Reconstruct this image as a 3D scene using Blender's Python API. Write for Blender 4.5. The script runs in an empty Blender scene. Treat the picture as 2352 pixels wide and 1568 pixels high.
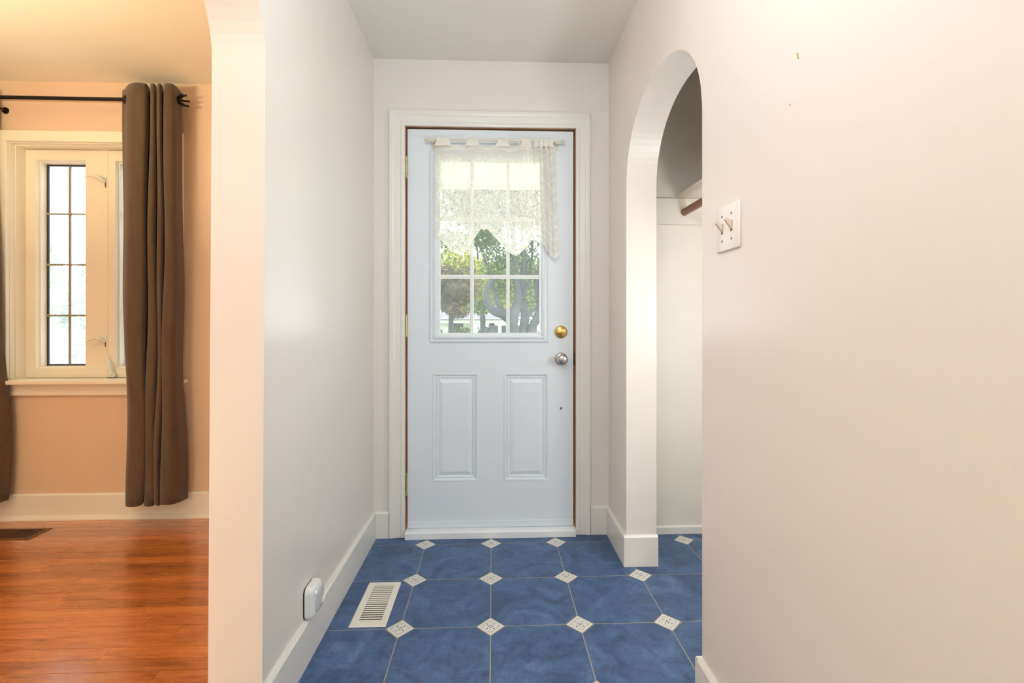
import bpy, bmesh, math, random
import numpy as np
from mathutils import Vector, Matrix

random.seed(7)
rng = np.random.default_rng(11)
scene = bpy.context.scene
COL = scene.collection

# ------------------------------------------------------------------ camera
F_PX = 1095.0
cam_d = bpy.data.cameras.new('camera')
cam_d.sensor_width = 36.0
cam_d.lens = 36.0 * F_PX / 2352.0
cam_d.shift_y = -(784.0 - 741.0) / 2352.0
cam_d.clip_start = 0.02
cam_d.clip_end = 300
cam = bpy.data.objects.new('camera', cam_d)
cam.location = (0, 0, 1.07)
cam.rotation_euler = (math.radians(90), 0, -math.atan(44.0 / F_PX))
COL.objects.link(cam)
scene.camera = cam

# ------------------------------------------------------------------ view, world, sun, large lights
vs = scene.view_settings
vs.view_transform = 'Standard'
vs.look = 'None'
vs.exposure = 0.34
vs.gamma = 1.0
vs.use_curve_mapping = False
scene.cycles.use_denoising = True
scene.cycles.max_bounces = 8
scene.cycles.diffuse_bounces = 5
scene.cycles.adaptive_threshold = 0.08
scene.cycles.adaptive_min_samples = 16
scene.cycles.transparent_max_bounces = 24
scene.cycles.sample_clamp_indirect = 6.0

world = bpy.data.worlds.new('world')
scene.world = world
world.use_nodes = True
wn = world.node_tree
wbg = wn.nodes['Background']
wbg.inputs[0].default_value = (0.86, 0.93, 1.0, 1)
wbg.inputs[1].default_value = 5.2

def light(name, kind, loc, energy, color, direction=None, size=1.0, size_y=None):
    d = bpy.data.lights.new(name, kind)
    d.energy = energy
    d.color = color
    if kind == 'AREA':
        d.shape = 'RECTANGLE'
        d.size = size
        d.size_y = size_y or size
    if kind == 'SUN':
        d.angle = math.radians(0.8)
    if kind == 'POINT':
        d.shadow_soft_size = size
    o = bpy.data.objects.new(name, d)
    o.location = loc
    if direction is not None:
        o.rotation_euler = Vector(direction).to_track_quat('-Z', 'Y').to_euler()
    COL.objects.link(o)
    return o

light('sun', 'SUN', (12, 10, 12), 9.0, (1.0, 0.95, 0.86), (-0.70, -0.38, -0.60))
# ceiling lamp of the entry, just above the picture, and an added fill light behind the photographer
light('entry_ceiling_lamp', 'POINT', (0.0, 0.66, 2.05), 14, (0.84, 0.95, 1.0), None, 0.16)
light('rear_hall_fill', 'POINT', (0.30, -1.7, 2.20), 31, (0.82, 0.94, 1.0), None, 0.18)
# daylight through the glass of the front door and the living-room window
# (portals only guide the sampling of the sky; they give no light)
for nm, lc, sx, sy in (('door_portal', (0.0, 2.475, 1.452), 0.54, 0.90), ('window_portal', (-2.2, 2.875, 1.40), 0.80, 1.2)):
    light(nm, 'AREA', lc, 1, (1, 1, 1), (0, -1, 0), sx, sy).data.cycles.is_portal = True
# added unseen warm fills: low floor bounce, ceiling wash, one towards the closet
light('living_bounce_fill', 'POINT', (-1.75, 0.32, 0.5), 22, (1.0, 0.79, 0.46), None, 0.15)
light('living_up_fill', 'AREA', (-2.1, 0.9, 1.65), 36, (1.0, 0.84, 0.50), (0, 0.12, 1), 0.4, 0.4)
light('living_rear_fill', 'POINT', (-2.3, -1.4, 2.0), 16, (1.0, 0.82, 0.58), None, 0.15)
# added fill light inside the closet, with no bulb there
light('closet_fill', 'POINT', (1.12, 1.36, 1.12), 9.5, (0.88, 0.96, 1.0), None, 0.08)

# ------------------------------------------------------------------ materials
def lin(r, g, b):
    f = lambda c: (c / 255 / 12.92) if c / 255 <= 0.04045 else ((c / 255 + 0.055) / 1.055) ** 2.4
    return (f(r), f(g), f(b), 1)

class NT:
    def __init__(self, name):
        self.m = bpy.data.materials.new(name)
        self.m.use_nodes = True
        self.t = self.m.node_tree
        self.t.nodes.clear()
        self.out = self.n('ShaderNodeOutputMaterial')
    def n(self, kind, **kw):
        nd = self.t.nodes.new(kind)
        for k, v in kw.items():
            setattr(nd, k, v)
        return nd
    def l(self, a, b):
        self.t.links.new(a, b)
    def set(self, sock, v):
        if isinstance(v, bpy.types.NodeSocket):
            self.l(v, sock)
        else:
            sock.default_value = v
    def math(self, op, a, b=None, c=None, clamp=False):
        nd = self.n('ShaderNodeMath', operation=op)
        nd.use_clamp = clamp
        self.set(nd.inputs[0], a)
        if b is not None: self.set(nd.inputs[1], b)
        if c is not None: self.set(nd.inputs[2], c)
        return nd.outputs[0]
    def mix(self, fac, a, b):
        nd = self.n('ShaderNodeMix', data_type='RGBA')
        self.set(nd.inputs[0], fac); self.set(nd.inputs[6], a); self.set(nd.inputs[7], b)
        return nd.outputs[2]
    def coords(self, kind='Object', scale=(1, 1, 1), add_random=False):
        tc = self.n('ShaderNodeTexCoord')
        mp = self.n('ShaderNodeMapping')
        mp.inputs['Scale'].default_value = scale
        self.l(tc.outputs[kind], mp.inputs[0])
        if add_random:
            oi = self.n('ShaderNodeObjectInfo')
            cm = self.n('ShaderNodeCombineXYZ')
            r = self.math('MULTIPLY', oi.outputs['Random'], 37.0)
            for i in range(3): self.l(r, cm.inputs[i])
            self.l(cm.outputs[0], mp.inputs['Location'])
        return mp.outputs[0]
    def noise(self, vec, scale, detail=4, rough=0.55, dist=0.0):
        nd = self.n('ShaderNodeTexNoise')
        self.l(vec, nd.inputs['Vector'])
        nd.inputs['Scale'].default_value = scale
        nd.inputs['Detail'].default_value = detail
        nd.inputs['Roughness'].default_value = rough
        nd.inputs['Distortion'].default_value = dist
        return nd.outputs['Fac']
    def ramp(self, fac, stops):
        nd = self.n('ShaderNodeValToRGB')
        cr = nd.color_ramp
        while len(cr.elements) < len(stops): cr.elements.new(0.5)
        for e, (p, c) in zip(cr.elements, stops):
            e.position = p; e.color = c
        self.l(fac, nd.inputs[0])
        return nd.outputs[0]
    def bump(self, height, strength=0.1, distance=0.002):
        nd = self.n('ShaderNodeBump')
        nd.inputs['Strength'].default_value = strength
        nd.inputs['Distance'].default_value = distance
        self.l(height, nd.inputs['Height'])
        return nd.outputs[0]
    def principled(self, color, rough=0.5, metal=0.0, spec=0.5, normal=None, coat=0.0, coat_rough=0.1, coat_ior=1.5):
        b = self.n('ShaderNodeBsdfPrincipled')
        self.set(b.inputs['Base Color'], color)
        self.set(b.inputs['Roughness'], rough)
        b.inputs['Metallic'].default_value = metal
        b.inputs['Specular IOR Level'].default_value = spec
        b.inputs['Coat Weight'].default_value = coat
        b.inputs['Coat Roughness'].default_value = coat_rough
        b.inputs['Coat IOR'].default_value = coat_ior
        if normal is not None: self.l(normal, b.inputs['Normal'])
        return b.outputs[0]
    def done(self, shader):
        self.l(shader, self.out.inputs[0])
        return self.m

def paint(name, rgb, rough=0.45, spec=0.4, var=0.03, bump=0.06, bscale=160, coat=0.0):
    k = NT(name)
    v = k.coords('Object')
    n1 = k.noise(v, 3.0, 3)
    c = lin(*rgb)
    d = tuple(x * (1 - 2 * var) for x in c[:3]) + (1,)
    col = k.mix(n1, d, c)
    n2 = k.noise(v, bscale, 2)
    return k.done(k.principled(col, rough, 0, spec, k.bump(n2, bump), coat, 0.3))

def plain(name, rgb, rough=0.5, metal=0.0, spec=0.5, coat=0.0):
    k = NT(name)
    v = k.coords('Object')
    n = k.noise(v, 40, 2)
    c = lin(*rgb)
    d = tuple(x * 0.93 for x in c[:3]) + (1,)
    return k.done(k.principled(k.mix(n, d, c), rough, metal, spec, None, coat))

M = {}
M['wall'] = paint('wall_paint', (234, 227, 221), 0.33, 0.5, 0.02, 0.05, 120)
M['living_wall'] = paint('living_wall_paint', (222, 196, 174), 0.3, 0.5, 0.02, 0.05, 120)
M['ceiling'] = paint('ceiling_paint', (240, 236, 229), 0.6, 0.3, 0.03, 0.08, 90)
M['trim'] = paint('trim_paint', (234, 231, 225), 0.32, 0.5, 0.02, 0.03, 200)
M['door'] = paint('door_paint', (228, 235, 242), 0.34, 0.5, 0.012, 0.02, 260)
M['door_white'] = paint('door_glazing_white', (240, 242, 243), 0.35, 0.5, 0.01, 0.01)
M['closet'] = paint('closet_paint', (238, 231, 220), 0.5, 0.3, 0.06, 0.05)
M['window_frame'] = paint('window_frame_white', (240, 234, 222), 0.34, 0.5, 0.01, 0.01)
M['jamb_wood'] = plain('bare_jamb_wood', (176, 128, 92), 0.6)
M['gap'] = plain('dark_seal_and_shadow', (38, 26, 20), 0.8)  # also colours the painted shadow line behind the night light
M['gasket'] = plain('dark_gasket', (62, 58, 66), 0.6)
M['brass'] = plain('brass', (214, 178, 108), 0.28, 1.0)
M['dull_brass'] = plain('dull_brass', (196, 178, 122), 0.4, 0.8)
M['nickel'] = plain('satin_nickel', (190, 186, 182), 0.27, 1.0)
M['black_iron'] = plain('black_iron', (26, 20, 18), 0.45, 0.3)
M['ivory_plastic'] = plain('ivory_plastic', (236, 232, 220), 0.35)
M['white_plastic'] = plain('white_plastic', (236, 236, 234), 0.3)
M['switch_plate'] = plain('switch_plate_white', (244, 242, 238), 0.28)
M['toggle'] = plain('toggle_ivory', (226, 210, 192), 0.35)
M['screw'] = plain('screw_grey', (128, 122, 116), 0.4, 0.6)
M['register_white'] = plain('register_enamel', (238, 232, 218), 0.35)
M['register_brown'] = plain('register_brown', (112, 74, 46), 0.4, 0.3)
M['damper'] = plain('damper_enamel', (176, 168, 152), 0.5)
M['duct_shade'] = plain('duct_shade_tone', (30, 22, 18), 0.8)
M['grout'] = paint('grout', (168, 158, 146), 0.8, 0.2, 0.1, 0.2, 300)
M['rod_wood'] = plain('closet_rod_wood', (128, 70, 34), 0.35, 0.0, 0.5)
M['ivory_rod'] = plain('ivory_rod', (226, 220, 204), 0.35)

def mat_tile():
    k = NT('blue_tile')
    v = k.coords('Object', (1, 1, 1), True)
    a = k.noise(v, 9, 6, 0.62, 1.2)
    b = k.noise(v, 26, 5, 0.6, 2.0)
    f = k.math('ADD', k.math('MULTIPLY', a, 0.65), k.math('MULTIPLY', b, 0.35))
    col = k.ramp(f, [(0.34, lin(50, 72, 106)), (0.47, lin(65, 90, 130)), (0.56, lin(74, 104, 146)), (0.68, lin(98, 126, 160))])
    ro = k.math('MULTIPLY_ADD', b, 0.2, 0.30)
    return k.done(k.principled(col, ro, 0, 0.45, k.bump(b, 0.05)))
M['tile'] = mat_tile()

def mat_decor():
    k = NT('decor_tile_print')
    tc = k.n('ShaderNodeTexCoord')
    sp = k.n('ShaderNodeSeparateXYZ')
    k.l(tc.outputs['Object'], sp.inputs[0])
    x, y = sp.outputs[0], sp.outputs[1]
    u = k.math('MULTIPLY', k.math('ADD', x, y), 0.7071)
    w = k.math('MULTIPLY', k.math('SUBTRACT', x, y), 0.7071)
    au, aw = k.math('ABSOLUTE', u), k.math('ABSOLUTE', w)
    mx = k.math('MAXIMUM', au, aw)
    def band(val, c, h):
        return k.math('LESS_THAN', k.math('ABSOLUTE', k.math('SUBTRACT', val, c)), h)
    border = band(mx, 0.0248, 0.0010)
    core = band(mx, 0.0052, 0.0012)
    def dot(cu, cw, r):
        du = k.math('SUBTRACT', au, cu); dw = k.math('SUBTRACT', aw, cw)
        d = k.math('SQRT', k.math('ADD', k.math('MULTIPLY', du, du), k.math('MULTIPLY', dw, dw)))
        return k.math('LESS_THAN', d, r)
    dots = k.math('MAXIMUM', dot(0.0172, 0.0, 0.0028), dot(0.0, 0.0172, 0.0028))
    blue = k.math('MAXIMUM', core, dots)
    # petals and vines: soft grey rings
    def ring(cu, cw, r, h):
        du = k.math('SUBTRACT', au, cu); dw = k.math('SUBTRACT', aw, cw)
        d = k.math('SQRT', k.math('ADD', k.math('MULTIPLY', du, du), k.math('MULTIPLY', dw, dw)))
        return band(d, r, h)
    vines = k.math('MAXIMUM', ring(0.012, 0.012, 0.0062, 0.0006), ring(0.018, 0.018, 0.0042, 0.0006))
    vines = k.math('MAXIMUM', vines, ring(0.0, 0.0, 0.0125, 0.0005))
    c0 = k.mix(k.noise(tc.outputs['Object'], 300, 2), lin(214, 210, 204), lin(238, 236, 230))
    c1 = k.mix(k.math('MULTIPLY', vines, 0.55), c0, lin(120, 118, 122))
    c2 = k.mix(k.math('MULTIPLY', border, 0.8), c1, lin(104, 112, 130))
    c3 = k.mix(blue, c2, lin(44, 50, 88))
    return k.done(k.principled(c3, 0.3, 0, 0.45))
M['decor'] = mat_decor()

def mat_wood():
    k = NT('wood_plank')
    v = k.coords('Object', (1.6, 18, 18), True)
    a = k.noise(v, 2.2, 6, 0.6, 0.6)
    v2 = k.coords('Object', (4, 150, 40), True)
    b = k.noise(v2, 2.0, 4, 0.6)
    f = k.math('ADD', k.math('MULTIPLY', a, 0.8), k.math('MULTIPLY', b, 0.2))
    oi = k.n('ShaderNodeObjectInfo')
    base = k.ramp(f, [(0.30, lin(148, 82, 36)), (0.5, lin(196, 114, 54)), (0.72, lin(214, 140, 78))])
    tint = k.mix(oi.outputs['Random'], (0.72, 0.66, 0.62, 1), (1.12, 1.12, 1.08, 1))
    mul = k.n('ShaderNodeMix', data_type='RGBA', blend_type='MULTIPLY')
    mul.inputs[0].default_value = 1.0
    k.l(base, mul.inputs[6]); k.l(tint, mul.inputs[7])
    ro = k.math('MULTIPLY_ADD', b, 0.12, 0.22)
    return k.done(k.principled(mul.outputs[2], ro, 0, 0.5, k.bump(b, 0.05), 1.0, 0.16, 1.9))
M['wood'] = mat_wood()
M['wood_gap'] = plain('plank_gap', (48, 22, 12), 0.7)

def mat_curtain():
    k = NT('taupe_suede')
    v = k.coords('Object', (1, 1, 0.25))
    a = k.noise(v, 30, 4)
    w = k.coords('Object')
    b = k.noise(w, 700, 2)
    col = k.mix(a, lin(76, 60, 48), lin(102, 84, 69))
    b1 = k.n('ShaderNodeBsdfPrincipled')
    k.l(col, b1.inputs['Base Color'])
    b1.inputs['Roughness'].default_value = 0.85
    b1.inputs['Specular IOR Level'].default_value = 0.15
    b1.inputs['Sheen Weight'].default_value = 0.25
    k.l(k.bump(b, 0.25), b1.inputs['Normal'])
    return k.done(b1.outputs[0])
M['curtain'] = mat_curtain()

def mat_lace():
    k = NT('cream_lace')
    tc = k.n('ShaderNodeTexCoord')
    uv = tc.outputs['UV']
    sp = k.n('ShaderNodeSeparateXYZ'); k.l(uv, sp.inputs[0])
    u, t = sp.outputs[0], sp.outputs[1]
    # net of fine holes
    def vor(scale, feature='F1'):
        nd = k.n('ShaderNodeTexVoronoi', feature=feature)
        nd.inputs['Scale'].default_value = scale
        k.l(uv, nd.inputs['Vector'])
        return nd.outputs['Distance']
    fine = k.math('LESS_THAN', vor(190), 0.36)
    # flower motifs: rings about scattered centres
    fl = vor(13)
    petals = k.math('SINE', k.math('MULTIPLY', fl, 34.0))
    leaf = k.noise(uv, 42, 4, 0.6, 1.4)
    holes_zone = k.math('GREATER_THAN', k.math('ADD', k.math('MULTIPLY', petals, 0.16), leaf), 0.53)
    holes = k.math('MULTIPLY', fine, holes_zone)
    # scallop ribbon bands follow the fabric's lower edge (v measured from hem)
    dense = k.math('GREATER_THAN', k.noise(uv, 22, 5, 0.6, 2.2), 0.53)
    op = k.math('MULTIPLY_ADD', dense, 0.14, 0.78)
    ribbon = k.math('LESS_THAN', t, 0.022)
    op = k.math('MAXIMUM', op, k.math('MULTIPLY', ribbon, 0.9))
    header = k.math('GREATER_THAN', t, 0.9)
    op = k.math('MULTIPLY', op, k.math('SUBTRACT', 1.0, k.math('MULTIPLY', holes, 0.9)))
    op = k.math('MAXIMUM', op, k.math('MULTIPLY', header, 0.97))
    dif = k.n('ShaderNodeBsdfDiffuse'); dif.inputs[0].default_value = lin(250, 247, 240)
    tr = k.n('ShaderNodeBsdfTranslucent'); tr.inputs[0].default_value = lin(250, 246, 238)
    mx = k.n('ShaderNodeMixShader'); mx.inputs[0].default_value = 0.3
    k.l(dif.outputs[0], mx.inputs[1]); k.l(tr.outputs[0], mx.inputs[2])
    tp = k.n('ShaderNodeBsdfTransparent')
    m2 = k.n('ShaderNodeMixShader')
    k.l(op, m2.inputs[0]); k.l(tp.outputs[0], m2.inputs[1]); k.l(mx.outputs[0], m2.inputs[2])
    return k.done(m2.outputs[0])
M['lace'] = mat_lace()

def mat_glass(name, haze):
    k = NT(name)
    tp = k.n('ShaderNodeBsdfTransparent')
    gl = k.n('ShaderNodeBsdfGlossy'); gl.inputs['Roughness'].default_value = 0.02
    fr = k.n('ShaderNodeFresnel'); fr.inputs['IOR'].default_value = 1.45
    m1 = k.n('ShaderNodeMixShader')
    k.l(fr.outputs[0], m1.inputs[0]); k.l(tp.outputs[0], m1.inputs[1]); k.l(gl.outputs[0], m1.inputs[2])
    # pale veil mixed in to imitate glare through the glass
    glare_veil = k.n('ShaderNodeBsdfTranslucent'); glare_veil.inputs[0].default_value = (0.9, 0.95, 1.0, 1)
    v = k.coords('Object')
    nz = k.noise(v, 6, 4, 0.6)
    f = k.math('MULTIPLY', nz, haze * 2)
    m2 = k.n('ShaderNodeMixShader')
    k.l(f, m2.inputs[0]); k.l(m1.outputs[0], m2.inputs[1]); k.l(glare_veil.outputs[0], m2.inputs[2])
    return k.done(m2.outputs[0])
M['glass'] = mat_glass('door_glass', 0.04)
M['window_glass'] = mat_glass('window_glass', 0.15)

def mat_leaf(name, stops, transl=0.45):
    k = NT(name)
    g = k.n('ShaderNodeNewGeometry')
    col = k.ramp(g.outputs['Random Per Island'], stops)
    d = k.n('ShaderNodeBsdfDiffuse'); k.l(col, d.inputs[0])
    t = k.n('ShaderNodeBsdfTranslucent'); k.l(col, t.inputs[0])
    m = k.n('ShaderNodeMixShader'); m.inputs[0].default_value = transl
    k.l(d.outputs[0], m.inputs[1]); k.l(t.outputs[0], m.inputs[2])
    return k.done(m.outputs[0])
M['leaf_green'] = mat_leaf('leaf_green', [(0, lin(37, 53, 31)), (0.5, lin(66, 83, 47)), (0.9, lin(95, 108, 60)), (1, lin(136, 141, 64))])
M['leaf_yellow'] = mat_leaf('leaf_yellow', [(0, lin(79, 95, 44)), (0.5, lin(122, 129, 60)), (1, lin(162, 155, 74))])
M['leaf_maroon'] = mat_leaf('leaf_maroon', [(0, lin(43, 37, 30)), (0.5, lin(69, 61, 43)), (0.8, lin(92, 86, 54)), (1, lin(120, 86, 72))])
M['leaf_far'] = mat_leaf('leaf_far', [(0, lin(96, 113, 102)), (1, lin(140, 153, 134))])  # pale tone also imitates glare over the hedge outside the window
M['leaf_conifer_glare'] = mat_leaf('leaf_conifer_glare', [(0, lin(76, 96, 86)), (1, lin(120, 137, 120))])  # greens lightened to imitate glare over the spruces
M['bark'] = paint('bark', (64, 64, 68), 0.9, 0.1, 0.25, 0.6, 30)

def mat_grass():
    k = NT('lawn_grass')
    v = k.coords('Object')
    a = k.noise(v, 1.2, 6, 0.7)
    return k.done(k.principled(k.ramp(a, [(0.3, lin(96, 116, 64)), (0.7, lin(150, 166, 98))]), 0.9, 0, 0.1))
M['grass'] = mat_grass()
M['concrete'] = paint('concrete', (196, 194, 188), 0.85, 0.2, 0.08, 0.3, 40)
M['siding'] = paint('house_siding', (226, 226, 220), 0.6)
M['house_siding'] = paint('house_paint', (176, 180, 178), 0.6)
M['shingle'] = paint('roof_shingle', (104, 104, 110), 0.9, 0.1, 0.15, 0.4, 20)
M['dark_door'] = plain('dark_door', (52, 56, 60), 0.5)
M['car_paint'] = plain('car_paint_teal', (100, 136, 146), 0.25)
M['car_glass'] = plain('car_glass', (46, 74, 84), 0.1)
M['tyre'] = plain('tyre', (30, 30, 32), 0.8)
M['lens'] = plain('clear_lens', (206, 208, 212), 0.12, 0.0, 0.6, 0.6)
M['scuff'] = plain('scuff_plaster', (196, 170, 110), 0.8)

# ------------------------------------------------------------------ helpers
def root_loc(p):
    while p.parent is not None: p = p.parent
    return Vector(p.location)

def smooth_angle(me, deg=40):
    n = len(me.polygons)
    me.polygons.foreach_set('use_smooth', [True] * n)
    bm = bmesh.new(); bm.from_mesh(me)
    for e in bm.edges:
        if len(e.link_faces) == 2:
            try:
                e.smooth = e.calc_face_angle() < math.radians(deg)
            except ValueError:
                pass
    bm.to_mesh(me); bm.free()

def obj(name, bm, mat, parent=None, smooth=False, loc=None):
    bmesh.ops.recalc_face_normals(bm, faces=bm.faces)
    me = bpy.data.meshes.new(name)
    bm.to_mesh(me); bm.free()
    return obj_me(name, me, mat, parent, smooth, loc)

def obj_me(name, me, mat, parent=None, smooth=False, loc=None):
    if smooth: smooth_angle(me)
    me.materials.append(M[mat] if isinstance(mat, str) else mat)
    o = bpy.data.objects.new(name, me)
    COL.objects.link(o)
    if parent is not None:
        o.parent = parent
        off = root_loc(parent)
        me.transform(Matrix.Translation(-off))
    elif loc is not None:
        me.transform(Matrix.Translation(-Vector(loc)))
        o.location = loc
    return o

def tag(o, label, cat, group=None, kind=None):
    o['label'] = label
    o['category'] = cat
    if group: o['group'] = group
    if kind: o['kind'] = kind
    return o

def thing(name, label, cat, loc=(0, 0, 0), group=None, kind=None):
    o = bpy.data.objects.new(name, None)
    o.empty_display_size = 0.05
    o.location = loc
    COL.objects.link(o)
    return tag(o, label, cat, group, kind)

def B(): return bmesh.new()

def box(bm, x0, x1, y0, y1, z0, z1, bevel=0.0, seg=1):
    vs_ = [bm.verts.new(p) for p in ((x0, y0, z0), (x1, y0, z0), (x1, y1, z0), (x0, y1, z0), (x0, y0, z1), (x1, y0, z1), (x1, y1, z1), (x0, y1, z1))]
    fs = [bm.faces.new([vs_[i] for i in q]) for q in ((0, 3, 2, 1), (4, 5, 6, 7), (0, 1, 5, 4), (1, 2, 6, 5), (2, 3, 7, 6), (3, 0, 4, 7))]
    if bevel > 0:
        es = list({e for f in fs for e in f.edges})
        bmesh.ops.bevel(bm, geom=es, offset=bevel, segments=seg, affect='EDGES', profile=0.5)
    return bm

def bx(*a, **k): return box(B(), *a, **k)

def tube(bm, pts, radii, seg=12, cap=True):
    pts = [Vector(p) for p in pts]
    if not hasattr(radii, '__len__'): radii = [radii] * len(pts)
    t0 = (pts[1] - pts[0]).normalized()
    up = Vector((0, 0, 1)) if abs(t0.z) < 0.9 else Vector((1, 0, 0))
    nrm = t0.cross(up).normalized()
    rings = []
    for i, p in enumerate(pts):
        a = pts[max(i - 1, 0)]; b = pts[min(i + 1, len(pts) - 1)]
        t = (b - a)
        t = t.normalized() if t.length > 1e-9 else t0
        nrm = (nrm - t * nrm.dot(t))
        nrm = nrm.normalized() if nrm.length > 1e-6 else t.orthogonal().normalized()
        bn = t.cross(nrm)
        rings.append([bm.verts.new(p + (nrm * math.cos(2 * math.pi * j / seg) + bn * math.sin(2 * math.pi * j / seg)) * radii[i]) for j in range(seg)])
    for r0, r1 in zip(rings, rings[1:]):
        for j in range(seg):
            bm.faces.new((r0[j], r0[(j + 1) % seg], r1[(j + 1) % seg], r1[j]))
    if cap:
        bm.faces.new(rings[0][::-1]); bm.faces.new(rings[-1])
    return bm

def lathe(bm, origin, axis, profile, seg=24):
    """profile: (distance along axis, radius)"""
    o = Vector(origin); ax = Vector(axis).normalized()
    return tube_profile(bm, o, ax, profile, seg)

def tube_profile(bm, o, ax, profile, seg):
    n = ax.orthogonal().normalized(); b = ax.cross(n)
    rings = []
    for d, r in profile:
        c = o + ax * d
        rings.append([bm.verts.new(c + (n * math.cos(2 * math.pi * j / seg) + b * math.sin(2 * math.pi * j / seg)) * max(r, 1e-4)) for j in range(seg)])
    for r0, r1 in zip(rings, rings[1:]):
        for j in range(seg):
            bm.faces.new((r0[j], r0[(j + 1) % seg], r1[(j + 1) % seg], r1[j]))
    bm.faces.new(rings[0][::-1]); bm.faces.new(rings[-1])
    return bm

def prism(bm, pts, axis, a0, a1):
    """extrude a planar outline (list of 2-tuples) along axis from a0 to a1; the tuple holds the other two axes in order"""
    def P(p, a):
        if axis == 'x': return (a, p[0], p[1])
        if axis == 'y': return (p[0], a, p[1])
        return (p[0], p[1], a)
    v0 = [bm.verts.new(P(p, a0)) for p in pts]
    v1 = [bm.verts.new(P(p, a1)) for p in pts]
    bm.faces.new(v0); bm.faces.new(v1[::-1])
    n = len(pts)
    for i in range(n):
        bm.faces.new((v0[i], v1[i], v1[(i + 1) % n], v0[(i + 1) % n]))
    return bm

def slab(bm, us, ws, axis, a0, a1, holes):
    """rectangular slab in the plane of (u, w) with rectangular holes, thickness a0..a1 along axis"""
    U = sorted(set([us[0], us[1]] + [h[0] for h in holes] + [h[1] for h in holes]))
    Wz = sorted(set([ws[0], ws[1]] + [h[2] for h in holes] + [h[3] for h in holes]))
    U = [u for u in U if us[0] <= u <= us[1]]; Wz = [w for w in Wz if ws[0] <= w <= ws[1]]
    def solid(i, j):
        if i < 0 or j < 0 or i >= len(U) - 1 or j >= len(Wz) - 1: return False
        cu = (U[i] + U[i + 1]) / 2; cw = (Wz[j] + Wz[j + 1]) / 2
        return not any(h[0] < cu < h[1] and h[2] < cw < h[3] for h in holes)
    cache = {}
    def V(i, j, s):
        key = (i, j, s)
        if key not in cache:
            a = a1 if s else a0
            u, w = U[i], Wz[j]
            cache[key] = bm.verts.new((a, u, w) if axis == 'x' else ((u, a, w) if axis == 'y' else (u, w, a)))
        return cache[key]
    for i in range(len(U) - 1):
        for j in range(len(Wz) - 1):
            if not solid(i, j): continue
            bm.faces.new((V(i, j, 0), V(i + 1, j, 0), V(i + 1, j + 1, 0), V(i, j + 1, 0)))
            bm.faces.new((V(i, j, 1), V(i, j + 1, 1), V(i + 1, j + 1, 1), V(i + 1, j, 1)))
            if not solid(i - 1, j): bm.faces.new((V(i, j, 0), V(i, j + 1, 0), V(i, j + 1, 1), V(i, j, 1)))
            if not solid(i + 1, j): bm.faces.new((V(i + 1, j, 0), V(i + 1, j, 1), V(i + 1, j + 1, 1), V(i + 1, j + 1, 0)))
            if not solid(i, j - 1): bm.faces.new((V(i, j, 0), V(i, j, 1), V(i + 1, j, 1), V(i + 1, j, 0)))
            if not solid(i, j + 1): bm.faces.new((V(i, j + 1, 0), V(i + 1, j + 1, 0), V(i + 1, j + 1, 1), V(i, j + 1, 1)))
    return bm

def frame_profile(bm, rect, prof):
    """mitred picture-frame moulding facing -y. rect=(x0,x1,z0,z1); prof: list of (inset, y)"""
    x0, x1, z0, z1 = rect
    rings = []
    for ins, y in prof:
        rings.append([bm.verts.new(p) for p in ((x0 + ins, y, z0 + ins), (x1 - ins, y, z0 + ins), (x1 - ins, y, z1 - ins), (x0 + ins, y, z1 - ins))])
    for a, b in zip(rings, rings[1:]):
        for j in range(4):
            bm.faces.new((a[j], a[(j + 1) % 4], b[(j + 1) % 4], b[j]))
    return rings

def struct(name, bm, mat, label, cat, smooth=False):
    o = obj(name, bm, mat, None, smooth)
    return tag(o, label, cat, None, 'structure')

# ------------------------------------------------------------------ shell
H = 2.385
XL, XLi = -0.592, -0.728          # hall face / living face of the left wall
XR, XRi = 0.588, 0.722            # hall face / closet face of the right wall
YB = 2.40                         # hall end wall
YW = 2.70                         # living-room window wall
REAR = -3.0

def arch_outline(y_end0, y_end1, ya, yb, spring, rise, lean=0.0, power=2.0, n=40):
    """outline in (y, z) of a wall with one arched opening that reaches the floor"""
    pts = [(y_end0, 0), (ya, 0)]
    c = (ya + yb) / 2; a = (yb - ya) / 2
    for i in range(n + 1):
        th = math.pi - math.pi * i / n
        cs, sn = math.cos(th), math.sin(th)
        y = c + a * math.copysign(abs(cs) ** (2 / power), cs)
        z = spring + rise * abs(sn) ** (2 / power)
        pts.append((y + lean * z / 2.0, z))
    pts += [(yb, 0), (y_end1, 0), (y_end1, H), (y_end0, H)]
    return pts

wl = struct('wall_left', prism(B(), arch_outline(REAR, 2.82, 0.0, 1.248, 1.76, 0.36, 0.021), 'x', XLi, XL), 'wall',
            'pinkish beige left hall wall ending in the tall arch to the living room', 'wall')
wr = struct('wall_right', prism(B(), arch_outline(REAR, YB, 1.318, 2.080, 1.655, 0.322, 0.0, 2.2), 'x', XR, XRi), 'wall',
            'pinkish beige right hall wall with the arched closet opening', 'wall')
struct('wall_back', slab(B(), (XL, 1.46), (0, H), 'y', YB, 2.52, [(-0.452, 0.434, 0.0, 2.065)]), 'wall',
       'beige end wall of the hall around the white front door', 'wall')
struct('wall_window', slab(B(), (-4.6, XLi), (0, H), 'y', YW, 2.88, [(-2.63, -1.765, 0.755, 2.055)]), 'living_wall',
       'warm lit living room wall below and around the casement window', 'wall')
struct('wall_living_side', bx(-4.72, -4.6, REAR, 2.88, 0, H), 'living_wall', 'far side wall of the living room left of the window', 'wall')
struct('wall_rear', bx(-4.72, XR + 0.134, REAR - 0.12, REAR, 0, H), 'wall', 'wall of the hall behind the camera', 'wall')
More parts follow.
